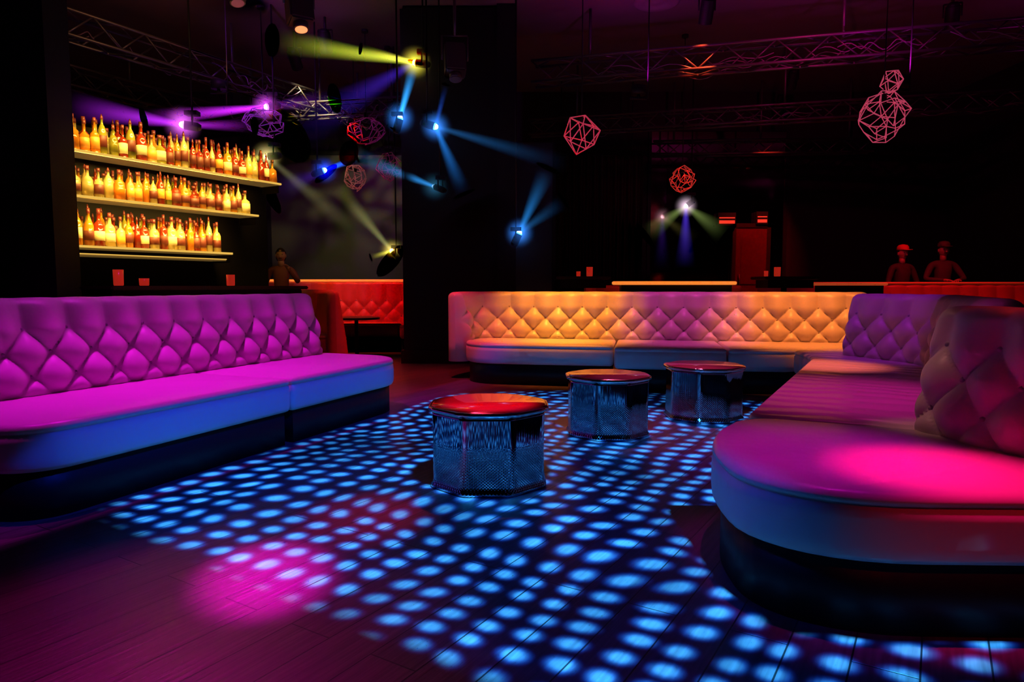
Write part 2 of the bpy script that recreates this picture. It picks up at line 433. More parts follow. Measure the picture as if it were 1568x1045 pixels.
# ---------------------------------------------------------------- background booths
def booth(name,path,rs,m,top,depth=.6,trim=None,amp=.04):
    S=empty(name)
    back(S,path,rs,m,top=top,thick=.2,amp=amp,bot=0,z0=.46,lean=.06)
    P=fillet(path,rs,closed=False); 
    P2,L=resample(P,.1)
    n=len(P2); off=[];o2=[];o3=[]
    for i in range(n):
        t=P2[min(n-1,i+1)]-P2[max(0,i-1)]; t.normalize(); q=Vector((t.y,-t.x)); off.append(P2[i]+q*depth); o2.append(P2[i]-q*.05); o3.append(P2[i]-q*.20)
    out=[tuple(p_) for p_ in off]+[tuple(p_) for p_ in P2[::-1]]
    seat(S,out,[0]*len(out),m)
    if trim:
        out=[tuple(p_) for p_ in o2]+[tuple(p_) for p_ in o3[::-1]]
        slab('glow_painted_rail',out,[0]*len(out),[(0,top-.005),(0,top+.03)],trim,S)  # added rail, its glow imitates light on top of the back
    return S
M_orangetop=mat('painted_orange_light',(.9,.4,.1),.4,es=.9,ecol=(1,.26,.04))  # emission stands in for orange light falling on the tops
M_dimtop=mat('painted_dim_light',(.8,.15,.1),.4,es=.06,ecol=(1,.08,.02))  # faint emission stands in for red light along the top
booth('curved_red_booth',[(-4.1,10.9),(-3.9,11.75),(-1.5,11.8),(-1.3,11.0)],[0,.5,.4,0],M_redfab,1.15,.5,M_orangetop)
S=empty('curved_banquette')
back(S,[(-2.02,8.45),(-2.3,9.35),(-3.0,9.6)],[0,.45,0],M_redfab,top=1.02,thick=.26,amp=.0,bot=0,z0=.1)
seat(S,[(-2.55,8.5),(-2.06,8.5),(-2.34,9.32),(-3.0,9.56),(-3.0,9.15),(-2.7,9.05)],[.05]*6,M_redfab)
booth('long_red_banquette',[(3.9,10.8),(8.2,10.3)],[0,0],M_redfab,1.10,.45,M_dimtop)
booth('curved_red_booth',[(1.25,10.5),(1.5,11.2),(3.2,11.2),(3.4,10.5)],[0,.35,.35,0],M_redfab,1.08,.40)
def rtable(c,r,h):
    e=empty('round_bar_table',(c[0],c[1],0)); bm=bmesh.new()
    lathe(bm,[(r-.01,h-.035),(r,h-.03),(r,h-.006),(r-.006,h)],(0,0,0),28); bobj('top',bm,M_wood,e)
    bm=bmesh.new(); tube(bm,(0,0,.02),(0,0,h-.04),.03,12); lathe(bm,[(.2,0),(.2,.012),(.04,.03)],(0,0,0),20); bobj('pedestal',bm,M_black,e)
rtable((-2.35,10.3),.35,.6)
def htable(c,w,d,h,m=M_wood,name='bar_table'):
    e=empty(name,(c[0],c[1],0))
    box('top',(-w/2,-d/2,h-.04),(w/2,d/2,h),m,e,bevel=.01)
    bm=bmesh.new(); tube(bm,(0,0,.02),(0,0,h-.04),.04,12); lathe(bm,[(.25,0),(.25,.015),(.05,.03)],(0,0,0),20); bobj('pedestal',bm,M_black,e)
    box('apron',(-w/2+.06,-d/2+.06,h-.16),(w/2-.06,d/2-.06,h-.045),M_black,e)
for c in ((.97,9.6),(3.85,9.7)):
    htable(c,.75,.6,1.20)
glass((1.08,9.55,1.202),.045,.13); glass((.93,9.6,1.202),.03,.07); glass((3.72,9.62,1.202),.045,.13); glass((3.60,9.72,1.202),.03,.08)
e=empty('glow_painted_counter'); slab('glow_painted_top',[(1.45,9.75),(3.2,9.65),(3.2,9.95),(1.45,10.05)],[.12]*4,[(0.02,1.085),(0,1.095),(0,1.125),(.02,1.135)],M_orangetop,e)  # counter top glows by material, in place of light falling on it
box('counter_base',(1.56,9.78,0),(3.14,9.94,1.085),M_plinth,e)
e=empty('glow_painted_counter'); slab('glow_painted_top',[(4.2,9.45),(5.2,9.40),(5.2,9.65),(4.2,9.7)],[.1]*4,[(0.02,1.075),(0,1.085),(0,1.105),(.02,1.115)],mat('painted_bar_light',(.8,.2,.1),.4,es=.30,ecol=(1,.12,.03)),e)  # weaker emission imitates light on this counter top
box('counter_base',(4.26,9.47,0),(5.14,9.63,1.075),M_plinth,e)
# ---------------------------------------------------------------- wall features
M_mirror=mat('tinted_mirror',(.24,.14,.14),.08,1,bump=(3,.03))
M_mirror2=mat('beam_haze_glass',(.08,.08,.055),.4,0,bump=(2,.05))  # olive-grey beam haze is put into the glass colour
def framed(name,x0,x1,z0,z1,y,m,fm=M_black):
    e=empty(name); box('pane',(x0,y-.03,z0),(x1,y,z1),m,e)
    t=.06
    for lo,hi in (((x0-t,y-.06,z0-t),(x0,y,z1+t)),((x1,y-.06,z0-t),(x1+t,y,z1+t)),((x0,y-.06,z1),(x1,y,z1+t)),((x0,y-.06,z0-t),(x1,y,z0))): box('frame',lo,hi,fm,e)
framed('wall_mirror',2.7,5.3,1.1,4.05,YB,M_mirror)
framed('wall_mirror',-4.7,-1.7,1.0,3.6,YB,M_mirror2)
e=empty('glass_partition'); box('pane',(.06,10.62,0),(.62,10.66,3.25),mat('blue_grey_glass',(.05,.06,.08),.3),e); box('frame',(.62,10.6,0),(.67,10.68,3.3),M_black,e)
M_door=mat('red_brown_door',(.12,.014,.01),.45,bump=(4,.2,(8,1,1)))
e=empty('door_1'); box('leaf',(4.35,YB-.12,0),(4.95,YB-.08,2.2),M_door,e)
for zz in ((.2,.95),(1.1,2.05)): box('door_panel',(4.45,YB-.135,zz[0]),(4.85,YB-.12,zz[1]),M_door,e,bevel=.006)
box('jamb_left',(4.28,YB-.14,0),(4.35,YB-.06,2.28),M_wood,e); box('jamb_right',(4.95,YB-.14,0),(5.02,YB-.06,2.28),M_wood,e); box('lintel',(4.28,YB-.14,2.2),(5.02,YB-.06,2.28),M_wood,e)
bm=bmesh.new(); tube(bm,(4.42,YB-.16,1.0),(4.42,YB-.16,1.3),.015,8); tube(bm,(4.42,YB-.16,1.05),(4.42,YB-.12,1.05),.01,8); tube(bm,(4.42,YB-.16,1.25),(4.42,YB-.12,1.25),.01,8); bobj('handle',bm,M_metal,e)
M_sign=emat('exit_sign_red',(1,.04,.02),1.0)
for x,z,w in ((4.15,2.36,.15),(4.83,2.38,.09)):
    e=empty('exit_sign',(x,YB-.16,z)); box('housing',(-w-.02,-.02,-.12),(w+.02,.16,.12),M_black,e); box('lit_face',(-w,-.03,-.09),(w,-.021,-.03),M_sign,e); box('lit_face',(-w,-.03,.01),(w,-.021,.03),M_sign,e)
bm=bmesh.new(); pr=[]
for i in range(90):
    x=.80+i*.018; pr.append((x,12.75+.05*math.sin(i*.9)+.02*math.sin(i*.37)))
lo=[bm.verts.new((x,y,0.01)) for x,y in pr]; hi=[bm.verts.new((x,y,3.45)) for x,y in pr]
for i in range(89): bm.faces.new((lo[i],lo[i+1],hi[i+1],hi[i])).smooth=True
e=empty('stage_curtain'); bobj('drape',bm,mat('dark_red_curtain',(.03,.004,.006),.8),e,True)
bm=bmesh.new(); tube(bm,(.75,12.75,3.46),(2.42,12.75,3.46),.02,8); tube(bm,(.9,12.75,3.46),(.9,12.75,CEIL),.012,6); tube(bm,(2.2,12.75,3.46),(2.2,12.75,CEIL),.012,6); bobj('rail',bm,M_black,e)

# ---------------------------------------------------------------- trusses
M_cable=mat('cable_rubber',(.20,.11,.19),.4)
rc=random.Random(5)
def cable(bm,p0,p1,sag,r=.012,n=22,jit=.06):
    p0=Vector(p0);p1=Vector(p1); pv=None; ph=rc.uniform(0,6)
    for i in range(n+1):
        t=i/n; q=p0.lerp(p1,t); q.z-=sag*4*t*(1-t); q.z+=jit*math.sin(t*19+ph); q.x+=jit*.7*math.sin(t*13+ph); q.y+=jit*math.cos(t*11+ph)
        if pv is not None: tube(bm,pv,q,r,5,caps=False)
        pv=q
def truss(p0,p1,w=.28,r=.02,cables=0,spread=.2,sag=.22):
    p0=Vector(p0);p1=Vector(p1); d=(p1-p0); L=d.length; d.normalize(); side=Vector((-d.y,d.x,0)).normalized(); up=Vector((0,0,1))
    e=empty('lighting_truss')
    bm=bmesh.new(); c=[side*w/2+up*w/2,side*-w/2+up*w/2,side*-w/2-up*w/2,side*w/2-up*w/2]
    for o in c: tube(bm,p0+o,p1+o,r,8)
    n=int(L/(w*1.1)); 
    for i in range(n):
        a=p0+d*(L*i/n); b=p0+d*(L*(i+1)/n)
        for k in range(4):
            o1,o2=c[k],c[(k+1)%4]
            if i%2: o1,o2=o2,o1
            tube(bm,a+o1,b+o2,r*.55,6)
    for s in (.1,.5,.9):
        q=p0+d*(L*s); tube(bm,q+up*w/2,(q.x,q.y,CEIL),.02,6)
    bobj('frame',bm,M_metal,e)
    if cables:
        bm=bmesh.new()
        for k in range(cables):
            a=rc.uniform(0,.85); b=min(1,a+rc.uniform(.1,.3)); o=side*rc.uniform(-spread,spread)
            cable(bm,p0+d*L*a+o,p0+d*L*b+o,rc.uniform(.03,sag),.007,jit=.04)
        bobj('cabling',bm,M_cable,e)
truss((-5.6,7.2,4.05),(-2.4,12.9,4.05),cables=12,spread=.35)
truss((-7.2,9.2,4.15),(-5.0,13.2,4.15))
truss((.3,9.75,4.0),(7.9,7.7,4.0),cables=14,sag=.15)
truss((.3,11.9,3.75),(8.2,9.9,3.75),.24,cables=6,sag=.15)
truss((-4.6,11.6,3.9),(-1.6,11.0,3.9),.22,cables=10,spread=.3)
truss((2.6,12.9,3.6),(6.5,12.6,3.6),.24)

# ---------------------------------------------------------------- wire pendants
def wirecage(pos,R,col,es,extra=None,r=.006,sub=2,keep=.8,sq=1.1,seed=None):
    e=empty('wire_cage_pendant',pos); rnd=random.Random(seed if seed is not None else int(pos[0]*100+pos[2]*10))
    m=mat('wire_painted_glow',tuple(c*.8 for c in col),.4,es=es,ecol=col)  # emission stands in for coloured light falling on the wire
    bm=bmesh.new()
    def cage(c,R,sub):
        t=bmesh.new(); bmesh.ops.create_icosphere(t,subdivisions=sub,radius=R)
        bmesh.ops.rotate(t,verts=t.verts,cent=(0,0,0),matrix=Matrix.Rotation(rnd.uniform(0,3),3,'Z')@Matrix.Rotation(.4,3,'X'))
        j=.12 if sub==1 else .11
        for v in t.verts:
            v.co+=Vector([rnd.uniform(-j,j)*R for _ in range(3)])
            z=v.co.z/R
            f=1.0 if z<.3 else 1-.15*(z-.3)
            f2=1-.25*max(0,-z)**1.5
            v.co=Vector((v.co.x*f*f2,v.co.y*f*f2,v.co.z*sq))
        deg={v.index:len(v.link_edges) for v in t.verts}
        for ed in t.edges:
            a,b=ed.verts
            if sub==2 and rnd.random()>keep and deg[a.index]>3 and deg[b.index]>3:
                deg[a.index]-=1; deg[b.index]-=1; continue
            tube(bm,Vector(c)+a.co,Vector(c)+b.co,r,5)
        t.free()
    cage((0,0,0),R,sub)
    if extra: cage(extra[0],extra[1],extra[2] if len(extra)>2 else 2)
    bobj('cage',bm,m,e)
    bm=bmesh.new(); tube(bm,(0,0,R*.9),(0,0,CEIL-pos[2]),.007,6); tube(bm,(0,0,R*.55),(0,0,R*.95),.03,10); tube(bm,(0,0,CEIL-pos[2]-.04),(0,0,CEIL-pos[2]),.05,12); bobj('cord_and_canopy',bm,M_black,e)
def px(x,y,d): return ((x-784)/1041*d, d, 1.07+(438-y)/1041*d)
wirecage((.85,8.5,2.92),.22,(1,.08,.18),.30,sub=1,r=.007)
wirecage((3.93,7.4,2.86),.24,(1,.12,.25),.32,extra=((.08,0,.36),.12,1),keep=.7,r=.005)
wirecage((2.58,10.5,2.68),.18,(1,.10,.08),.16,keep=.6)
wirecage((-3.36,9.45,3.27),.28,(.45,.05,.65),.16,keep=.6,sq=.7)
wirecage((-2.6,11.5,2.85),.19,(.8,.35,.3),.06,keep=.6)
wirecage((-1.95,11.0,2.95),.2,(.7,.1,.3),.03,keep=.5)
wirecage((-2.15,10.3,3.35),.28,(.7,.08,.4),.03,keep=.5,sq=.7)

# ---------------------------------------------------------------- lights
def orient(o,frm,to):
    d=Vector(to)-Vector(frm); o.rotation_mode='QUATERNION'; o.rotation_quaternion=d.to_track_quat('-Z','Y')
def spotdata(col,power,ang,blend,rad,planes,pos,dots=False):
    ld=bpy.data.lights.new('lamp','SPOT'); ld.color=col; ld.energy=power; ld.spot_size=math.radians(ang); ld.spot_blend=blend; ld.shadow_soft_size=rad
    if planes or dots:
        ld.use_nodes=True; nt=ld.node_tree; h=N(nt); em=[n for n in nt.nodes if n.type=='EMISSION'][0]
        g=h.new('ShaderNodeNewGeometry'); s=h.new('ShaderNodeSeparateXYZ'); nt.links.new(g.outputs['Incoming'],s.inputs[0])
        rx=h.m('DIVIDE',s.outputs[0],s.outputs[2]); ry=h.m('DIVIDE',s.outputs[1],s.outputs[2])
        def at(z): return h.m('MULTIPLY_ADD',rx,z-pos[2],pos[0]),h.m('MULTIPLY_ADD',ry,z-pos[2],pos[1])
        val=None
        def mul(v):
            nonlocal val
            val=v if val is None else h.m('MULTIPLY',val,v)
        for (z,qx,qy,nx,ny,soft) in (planes or []):
            fx,fy=at(z); d=h.m('ADD',h.m('MULTIPLY',h.m('SUBTRACT',fx,qx),nx),h.m('MULTIPLY',h.m('SUBTRACT',fy,qy),ny))
            mul(h.m('MULTIPLY_ADD',d,1/soft,.5,clamp=True))
        if dots:
            fx,fy=at(0)
            def dist(a,b,cx,cy):
                dx=h.m('SUBTRACT',a,cx); dy=h.m('SUBTRACT',b,cy); return h.m('SQRT',h.m('ADD',h.m('MULTIPLY',dx,dx),h.m('MULTIPLY',dy,dy)))
            mul(h.m('MULTIPLY',h.m('SUBTRACT',2.70,dist(fx,fy,.5,4.25)),5.0,clamp=True))
            cut=h.m('ADD',h.m('MULTIPLY',h.m('ADD',fx,1.0),.58),h.m('MULTIPLY',h.m('SUBTRACT',fy,2.40),.81))
            mul(h.m('MULTIPLY',cut,8.0,clamp=True))
            nl=h.m('ADD',h.m('MULTIPLY',h.m('ADD',fx,2.08),-.929),h.m('MULTIPLY',h.m('SUBTRACT',fy,3.04),.371))
            mul(h.m('MULTIPLY',h.m('SUBTRACT',.02,nl),20.0,clamp=True))
            lim=h.m('MAXIMUM',.82,h.m('MULTIPLY_ADD',h.m('SUBTRACT',fy,3.17),.563,1.06))
            o1=h.m('MULTIPLY',h.m('SUBTRACT',lim,fx),20.0,clamp=True); o2=h.m('MULTIPLY',h.m('SUBTRACT',2.03,fy),20.0,clamp=True)
            mul(h.m('MAXIMUM',o1,o2))
            hx,hy=at(.45)
            l2=h.m('MULTIPLY_ADD',h.m('SUBTRACT',hy,3.17),.563,1.03)
            mul(h.m('MAXIMUM',h.m('LESS_THAN',hy,3.1),h.m('LESS_THAN',hx,l2)))
            for zz,rr in ((.45,.43),(.23,.42)):
                hx,hy=at(zz)
                ax=h.m('MAXIMUM',h.m('SUBTRACT',1.14,hx),0.0); ay=h.m('MAXIMUM',h.m('SUBTRACT',2.38,hy),0.0)
                dd=h.m('SQRT',h.m('ADD',h.m('MULTIPLY',ax,ax),h.m('MULTIPLY',ay,ay)))
                inside=h.m('MULTIPLY',h.m('LESS_THAN',dd,rr),h.m('LESS_THAN',hy,3.1))
                mul(h.m('SUBTRACT',1.0,inside))
            gx,gy=at(.44)
            for c,R,_ in TAB: mul(h.m('MULTIPLY',h.m('SUBTRACT',dist(gx,gy,c[0],c[1]),R+.02),40.0,clamp=True))
            cb=h.new('ShaderNodeCombineXYZ'); nt.links.new(fx,cb.inputs[0]); nt.links.new(fy,cb.inputs[1])
            no=h.new('ShaderNodeTexNoise'); no.inputs['Scale'].default_value=.6; nt.links.new(cb.outputs[0],no.inputs['Vector'])
            va=h.new('ShaderNodeVectorMath',operation='MULTIPLY_ADD'); nt.links.new(no.outputs['Color'],va.inputs[0]); va.inputs[1].default_value=(.7,.7,0); nt.links.new(cb.outputs[0],va.inputs[2])
            mp=h.new('ShaderNodeMapping'); mp.inputs['Rotation'].default_value=(0,0,math.radians(28)); mp.inputs['Scale'].default_value=(6.7,6.7,1); nt.links.new(va.outputs[0],mp.inputs[0])
            vo=h.new('ShaderNodeTexVoronoi'); vo.voronoi_dimensions='2D'; vo.inputs['Scale'].default_value=1; vo.inputs['Randomness'].default_value=.18
            nt.links.new(mp.outputs[0],vo.inputs['Vector'])
            dot=h.m('MULTIPLY',h.m('SUBTRACT',.48,vo.outputs['Distance']),3.4,clamp=True)
            dot=h.m('POWER',dot,2.1)
            mx=h.new('ShaderNodeMix',data_type='RGBA'); nt.links.new(dot,mx.inputs[0]); mx.inputs[6].default_value=(0,.05,1,1); mx.inputs[7].default_value=(.03,.42,1,1)
            nt.links.new(mx.outputs[2],em.inputs[0])
            no2=h.new('ShaderNodeTexNoise'); no2.inputs['Scale'].default_value=1.0; no2.inputs['Detail'].default_value=1; nt.links.new(cb.outputs[0],no2.inputs['Vector'])
            br=h.m('MAXIMUM',h.m('MULTIPLY_ADD',no2.outputs['Fac'],3.0,-.50),.3)
            comp=h.m('POWER',h.m('ADD',1.0,h.m('ADD',h.m('MULTIPLY',rx,rx),h.m('MULTIPLY',ry,ry))),1.1)
            mul(h.m('MINIMUM',comp,2.6))
            mul(h.m('MULTIPLY',h.m('ADD',dot,.012),br))
        nt.links.new(val,em.inputs['Strength'])
    return ld
def can(pos,target,col,power,ang,blend=.6,rad=.04,planes=None,dots=False,name='stage_spotlight'):
    e=empty(name,pos); p_=Vector(pos); d=(Vector(target)-p_).normalized()
    bm=bmesh.new()
    b=-d*.30; tube(bm,b,-d*.03,.085,16,caps=False); tube(bm,b-d*.001,b,.085,16); tube(bm,b-d*.05,b,.045,12,r1=.08)
    side=d.cross(Vector((0,0,1)));  side=Vector((1,0,0)) if side.length<.1 else side.normalized()
    c=-d*.18
    for sg in (1,-1): tube(bm,c+side*sg*.1,c+side*sg*.1+Vector((0,0,.16)),.01,6)
    tube(bm,c+side*.1+Vector((0,0,.16)),c-side*.1+Vector((0,0,.16)),.012,6)
    top=CEIL-pos[2]
    if top>c.z+.18: tube(bm,c+Vector((0,0,.16)),(c.x,c.y,top),.018,8)
    bobj('housing',bm,M_black,e)
    ld=spotdata(col,power,ang,blend,rad,planes,pos,dots); o=bpy.data.objects.new('lamp',ld); link(o,e); orient(o,pos,target)
    return e
Z=4.3
can((.35,1.7,Z),(.5,3.9,0),(1,1,1),14500,100,.05,.012,dots=True,name='gobo_projector')
MAG=(.80,.006,.74)
edge=(.45,-2.08,3.04,-.929,.371,.06)
bx,by=lf(0,.93); bedge=(.45,bx,by,.929,-.371,.10)
can((-2.15,5.0,Z),(-2.2,5.0,.4),MAG,850,72,1,.05,planes=[edge,bedge])
can((-2.5,3.2,Z),(-2.5,3.6,.4),MAG,230,56,1,.05,planes=[edge,bedge])
nb_=(.45,bx,by,-.929,.371,.10)
can((-2.3,4.9,Z),(-2.9,5.0,.6),(.62,.02,.62),310,70,1,.05,planes=[nb_])
can((1.0,2.0,Z),(-1.3,4.8,.3),(.01,.045,1),1100,56,.8,.03,planes=[(.45,-2.05,3.05,.929,-.371,.05),(0,-2.02,3.06,-.929,.371,.2)])  # added blue spot, stands in for floor bounce on the sofa front
OR=(1,.28,.025)
can((.55,7.0,Z),(.6,7.95,.6),OR,1350,33,.9)
can((.4,7.6,Z),(.55,7.75,.45),(1,.45,.05),600,16,1)
can((1.9,6.7,Z),(1.95,7.7,.6),(.66,.05,.38),480,28,.9)
can((3.1,6.1,Z),(3.1,7.4,.6),(1,.24,.035),1100,32,.9)
can((-.6,6.3,Z),(-.35,7.7,.5),(.9,.05,.25),150,20,.9)
can((2.55,5.2,Z),(2.45,5.35,.45),(1,.16,.13),850,17,1)
can((2.0,3.7,Z),(1.9,3.9,.45),(.8,.015,.38),380,30,1)
can((1.9,5.4,Z),(3.2,5.9,.8),(.34,.015,.5),280,22,.7)
can((1.45,2.2,Z),(1.45,2.24,.45),(1,.004,.16),1300,13,1,planes=[(.45,1.78,2.6,-1,-.15,.06)])
can((1.1,2.5,Z),(1.10,2.5,.45),(.75,.006,.62),360,20,1,planes=[(.45,.76,2.5,1,0,.1),(.45,1.70,2.7,-1,-.15,.1)])
can((.5,3.4,Z),(1.74,2.98,.75),(.9,.32,.28),140,8,1)
can((2.6,3.9,Z),(2.05,2.6,1.0),(1,.02,.02),130,12,1,planes=[(1.0,1.92,2.6,1,.1,.05)])
can((-1.9,1.9,Z),(.9,2.5,.35),(.02,.07,1),300,14,1,planes=[(.45,.80,2.5,-1,-.25,.1),(0,.70,2.5,1,0,.3)])
can((1.0,-.8,Z),(1.6,2.0,.3),(1,.01,.03),160,16,1,planes=[(.45,1.0,1.99,0,-1,.04),(0,1.0,2.0,0,1,.1)])
# floor magenta / red
can((-2.2,6.2,Z),(-.92,2.47,0),(.95,.0,.62),3400,6,1)
can((-2.6,5.2,Z),(-1.0,2.0,0),(.8,.005,.40),600,20,1)
can((-.3,6.4,Z),(-.70,3.1,0),(1,.01,.10),1000,8,1,planes=[(.44,-.125,3.3,-1,.6,.3)])
can((-.5,5.9,Z),(-.13,3.7,.43),(1,.03,.10),1500,7.5,.5,planes=[(.44,-.125,3.3,0,1,.03)])
can((1.2,6.5,Z),(1.1,5.25,.43),(1,.12,.30),520,24,.9)
can((-1.2,7.0,Z),(-1.2,7.6,0),(1,.03,.06),620,46,1)
# back-of-house
can((-2.6,9.9,Z),(-2.5,11.6,.7),(1,.07,.012),900,40,.9)
can((-1.4,8.0,Z),(-2.1,9.0,.6),(1,.03,.012),620,24,.8)
can((5.6,9.0,Z),(6.3,10.4,.8),(1,.02,.02),380,60,.9)
can((2.4,8.8,Z),(2.4,10.9,.9),(1,.10,.03),240,50,.8)
can((4.6,11.6,Z),(4.7,13.4,1.8),(1,.04,.02),480,40,.9)
can((-3.2,10.5,Z),(-3.2,13.4,2.2),(.7,.60,.34),200,70,1)  # added spot, brightens the panel in place of beam haze
def uplight(pos,col,p,rad=.05,ang=150):
    e=empty('ceiling_uplight',pos); bm=bmesh.new(); tube(bm,(0,0,-.12),(0,0,-.02),.09,16); tube(bm,(.10,0,-.16),(-.10,0,-.16),.02,8); tube(bm,(0,0,-.16),(0,0,-.12),.02,8)
    tube(bm,(.11,0,-.16),(.11,0,CEIL-pos[2]),.008,6)
    bobj('housing',bm,M_black,e)
    ld=bpy.data.lights.new('lamp','SPOT'); ld.energy=p; ld.color=col; ld.spot_size=math.radians(ang); ld.spot_blend=1; ld.shadow_soft_size=rad
    o=bpy.data.objects.new('lamp',ld); o.rotation_euler=(math.pi,0,0); link(o,e)
uplight((1.5,8.3,3.45),(.34,.004,.38),110)
uplight((4.2,7.6,3.35),(.38,.004,.34),150)
uplight((7.0,8.0,3.4),(.38,.004,.26),60)
uplight((-3.6,8.6,3.6),(.5,.18,.05),34)
can((3.0,6.8,Z),(3.8,8.9,4.0),(1,.02,.28),110,80,1)
can((-3.2,7.6,4.3),(-2.8,10.2,3.75),(.55,.05,.9),130,90,1)
can((-3.4,6.0,4.25),(-4.6,8.6,4.0),(.9,.4,.15),60,60,1)

# ---------------------------------------------------------------- moving heads with haze beams
def beam(parent,p0,p1,r0,r1,col,s,pw=1.6):
    p0=Vector(p0);p1=Vector(p1); L=(p1-p0).length
    bm=bmesh.new(); tube(bm,(0,0,0),(0,0,L),r0,20,r1=r1)
    m=bpy.data.materials.new('haze_beam'); m.use_nodes=True; nt=m.node_tree; h=N(nt); nt.nodes.remove(nt.nodes['Principled BSDF'])
    tc=h.new('ShaderNodeTexCoord'); sp=h.new('ShaderNodeSeparateXYZ'); nt.links.new(tc.outputs['Object'],sp.inputs[0])
    x,y,z=sp.outputs; t=h.m('DIVIDE',z,L); rr=h.m('MULTIPLY_ADD',t,(r1-r0),r0)
    rho=h.m('DIVIDE',h.m('SQRT',h.m('ADD',h.m('MULTIPLY',x,x),h.m('MULTIPLY',y,y))),rr)
    rad=h.m('POWER',h.m('SUBTRACT',1.0,rho,clamp=True),1.2)
    fall=h.m('POWER',h.m('SUBTRACT',1.0,t,clamp=True),pw)
    den=h.m('DIVIDE',h.m('MULTIPLY',rad,fall),rr)
    e=h.new('ShaderNodeEmission'); e.inputs[0].default_value=(*col,1); nt.links.new(h.m('MULTIPLY',den,s),e.inputs[1])  # glow in the volume stands in for light scattered by haze
    nt.links.new(e.outputs[0],nt.nodes['Material Output'].inputs['Volume']); nosample(m)
    o=bobj('haze_beam',bm,m,parent); q=(p1-p0).to_track_quat('Z','Y'); o.rotation_mode='QUATERNION'; o.rotation_quaternion=q; o.location=p0-Vector(parent.location)
def halo(parent,R,col,s):
    bm=bmesh.new(); bmesh.ops.create_uvsphere(bm,u_segments=20,v_segments=12,radius=R)
    m=bpy.data.materials.new('haze_halo'); m.use_nodes=True; nt=m.node_tree; h=N(nt); nt.nodes.remove(nt.nodes['Principled BSDF'])
    tc=h.new('ShaderNodeTexCoord'); ln=h.new('ShaderNodeVectorMath',operation='LENGTH'); nt.links.new(tc.outputs['Object'],ln.inputs[0])
    d=h.m('POWER',h.m('SUBTRACT',1.0,h.m('DIVIDE',ln.outputs['Value'],R),clamp=True),3.0)
    e=h.new('ShaderNodeEmission'); e.inputs[0].default_value=(*col,1); nt.links.new(h.m('MULTIPLY',d,s/R),e.inputs[1])  # emissive sphere imitates the lamp's glow in haze
    nt.links.new(e.outputs[0],nt.nodes['Material Output'].inputs['Volume']); nosample(m); bobj('haze_halo',bm,m,parent,True)
def head(pos,beams,col,es,r=.042):
    e=empty('moving_head_light',pos); p_=Vector(pos); d=(Vector(beams[0][0])-p_).normalized()
    bm=bmesh.new(); b=-d*.02
    tube(bm,b-d*.14,b,r*1.2,14); tube(bm,b-d*.18,b-d*.14,r*.7,14,r1=r*1.2)
    side=d.cross(Vector((0,0,1))); side=Vector((1,0,0)) if side.length<.2 else side.normalized()
    c=b-d*.09
    for sg in (1,-1): tube(bm,c+side*sg*(r*1.4),c+side*sg*(r*1.4)+Vector((0,0,.13)),.010,6)
    box_bm(bm,(c.x-r*1.7,c.y-r*1.3,c.z+.12),(c.x+r*1.7,c.y+r*1.3,c.z+.17))
    tube(bm,(c.x,c.y,c.z+.17),(c.x,c.y,CEIL-pos[2]),.012,6)
    bobj('housing',bm,M_black,e)
    bm=bmesh.new(); tube(bm,-d*.02,-d*.0,r,16); bobj('lens',bm,emat('lens_glow',col,es),e)
    bm=bmesh.new(); bmesh.ops.create_uvsphere(bm,u_segments=16,v_segments=10,radius=r*.8); bobj('bulb',bm,emat('bulb_glow',tuple(min(1,c_*.6+.4) for c_ in col),es*2),e,True)
    halo(e,.24,col,3.2*min(1,es/4))
    for (en,r1,cc,s) in beams: beam(e,pos,en,r*.8,r1,cc,s)
YEL=(1,.90,.08);BL=(.02,.14,1);CY=(.03,.36,1);PU=(.6,.02,.9)
head(px(640,108,9.0),[(px(430,76,9.2),.20,(.75,.8,.08),1.5),(px(452,215,10),.40,(.10,.03,.9),.32),(px(560,88,9.0),.07,YEL,1.5)],YEL,5)
head(px(617,188,8.9),[(px(640,108,8.9),.09,CY,2.8),(px(608,205,8.9),.05,BL,1)],(.04,.25,1),8)
head(px(670,201,8.9),[(px(870,258,8.9),.16,(.02,.16,.5),.45),(px(712,300,8.9),.14,(.02,.24,.9),.9),(px(686,140,8.9),.05,(.02,.12,.8),.7)],(.04,.25,1),8)
head(px(667,289,9.2),[(px(540,240,10),.18,(.03,.28,.8),.8)],(.05,.3,.6),.8,r=.035)
head(px(795,358,9.0),[(px(838,262,9.0),.16,(.02,.26,.8),.9),(px(862,310,9.0),.14,(.02,.20,.6),.45)],(.04,.25,1),8)
head(px(503,265,10.0),[(px(552,247,10.0),.07,BL,3.4),(px(420,300,10.0),.3,(.1,.03,.6),.35)],(.03,.10,1),7)
head(px(602,385,11.0),[(px(505,270,11.0),.22,(.50,.5,.2),.5),(px(570,395,11.0),.06,YEL,1.2)],(1,.75,.15),3.0)
head(px(417,245,9.4),[(px(372,249,9.4),.07,YEL,1.1),(px(600,400,10.6),.30,(.4,.38,.2),.24)],(1,.8,.3),3)
head(px(418,172,9.4),[(px(235,190,8.4),.13,PU,2.4),(px(520,160,10.0),.2,(.3,.03,.6),.5)],(.8,.1,1),4)
head(px(292,198,8.0),[(px(120,170,7.6),.20,(.45,.02,.8),1.8),(px(400,200,8.6),.10,PU,.9)],(.9,.15,1),5)
head(px(1046,318,12.5),[(px(985,362,12.5),.26,(.35,.5,.12),.5),(px(1108,362,12.5),.26,(.35,.5,.12),.5),(px(1046,412,12.5),.22,(.12,.05,1),.6)],(1,.7,.9),3.5)
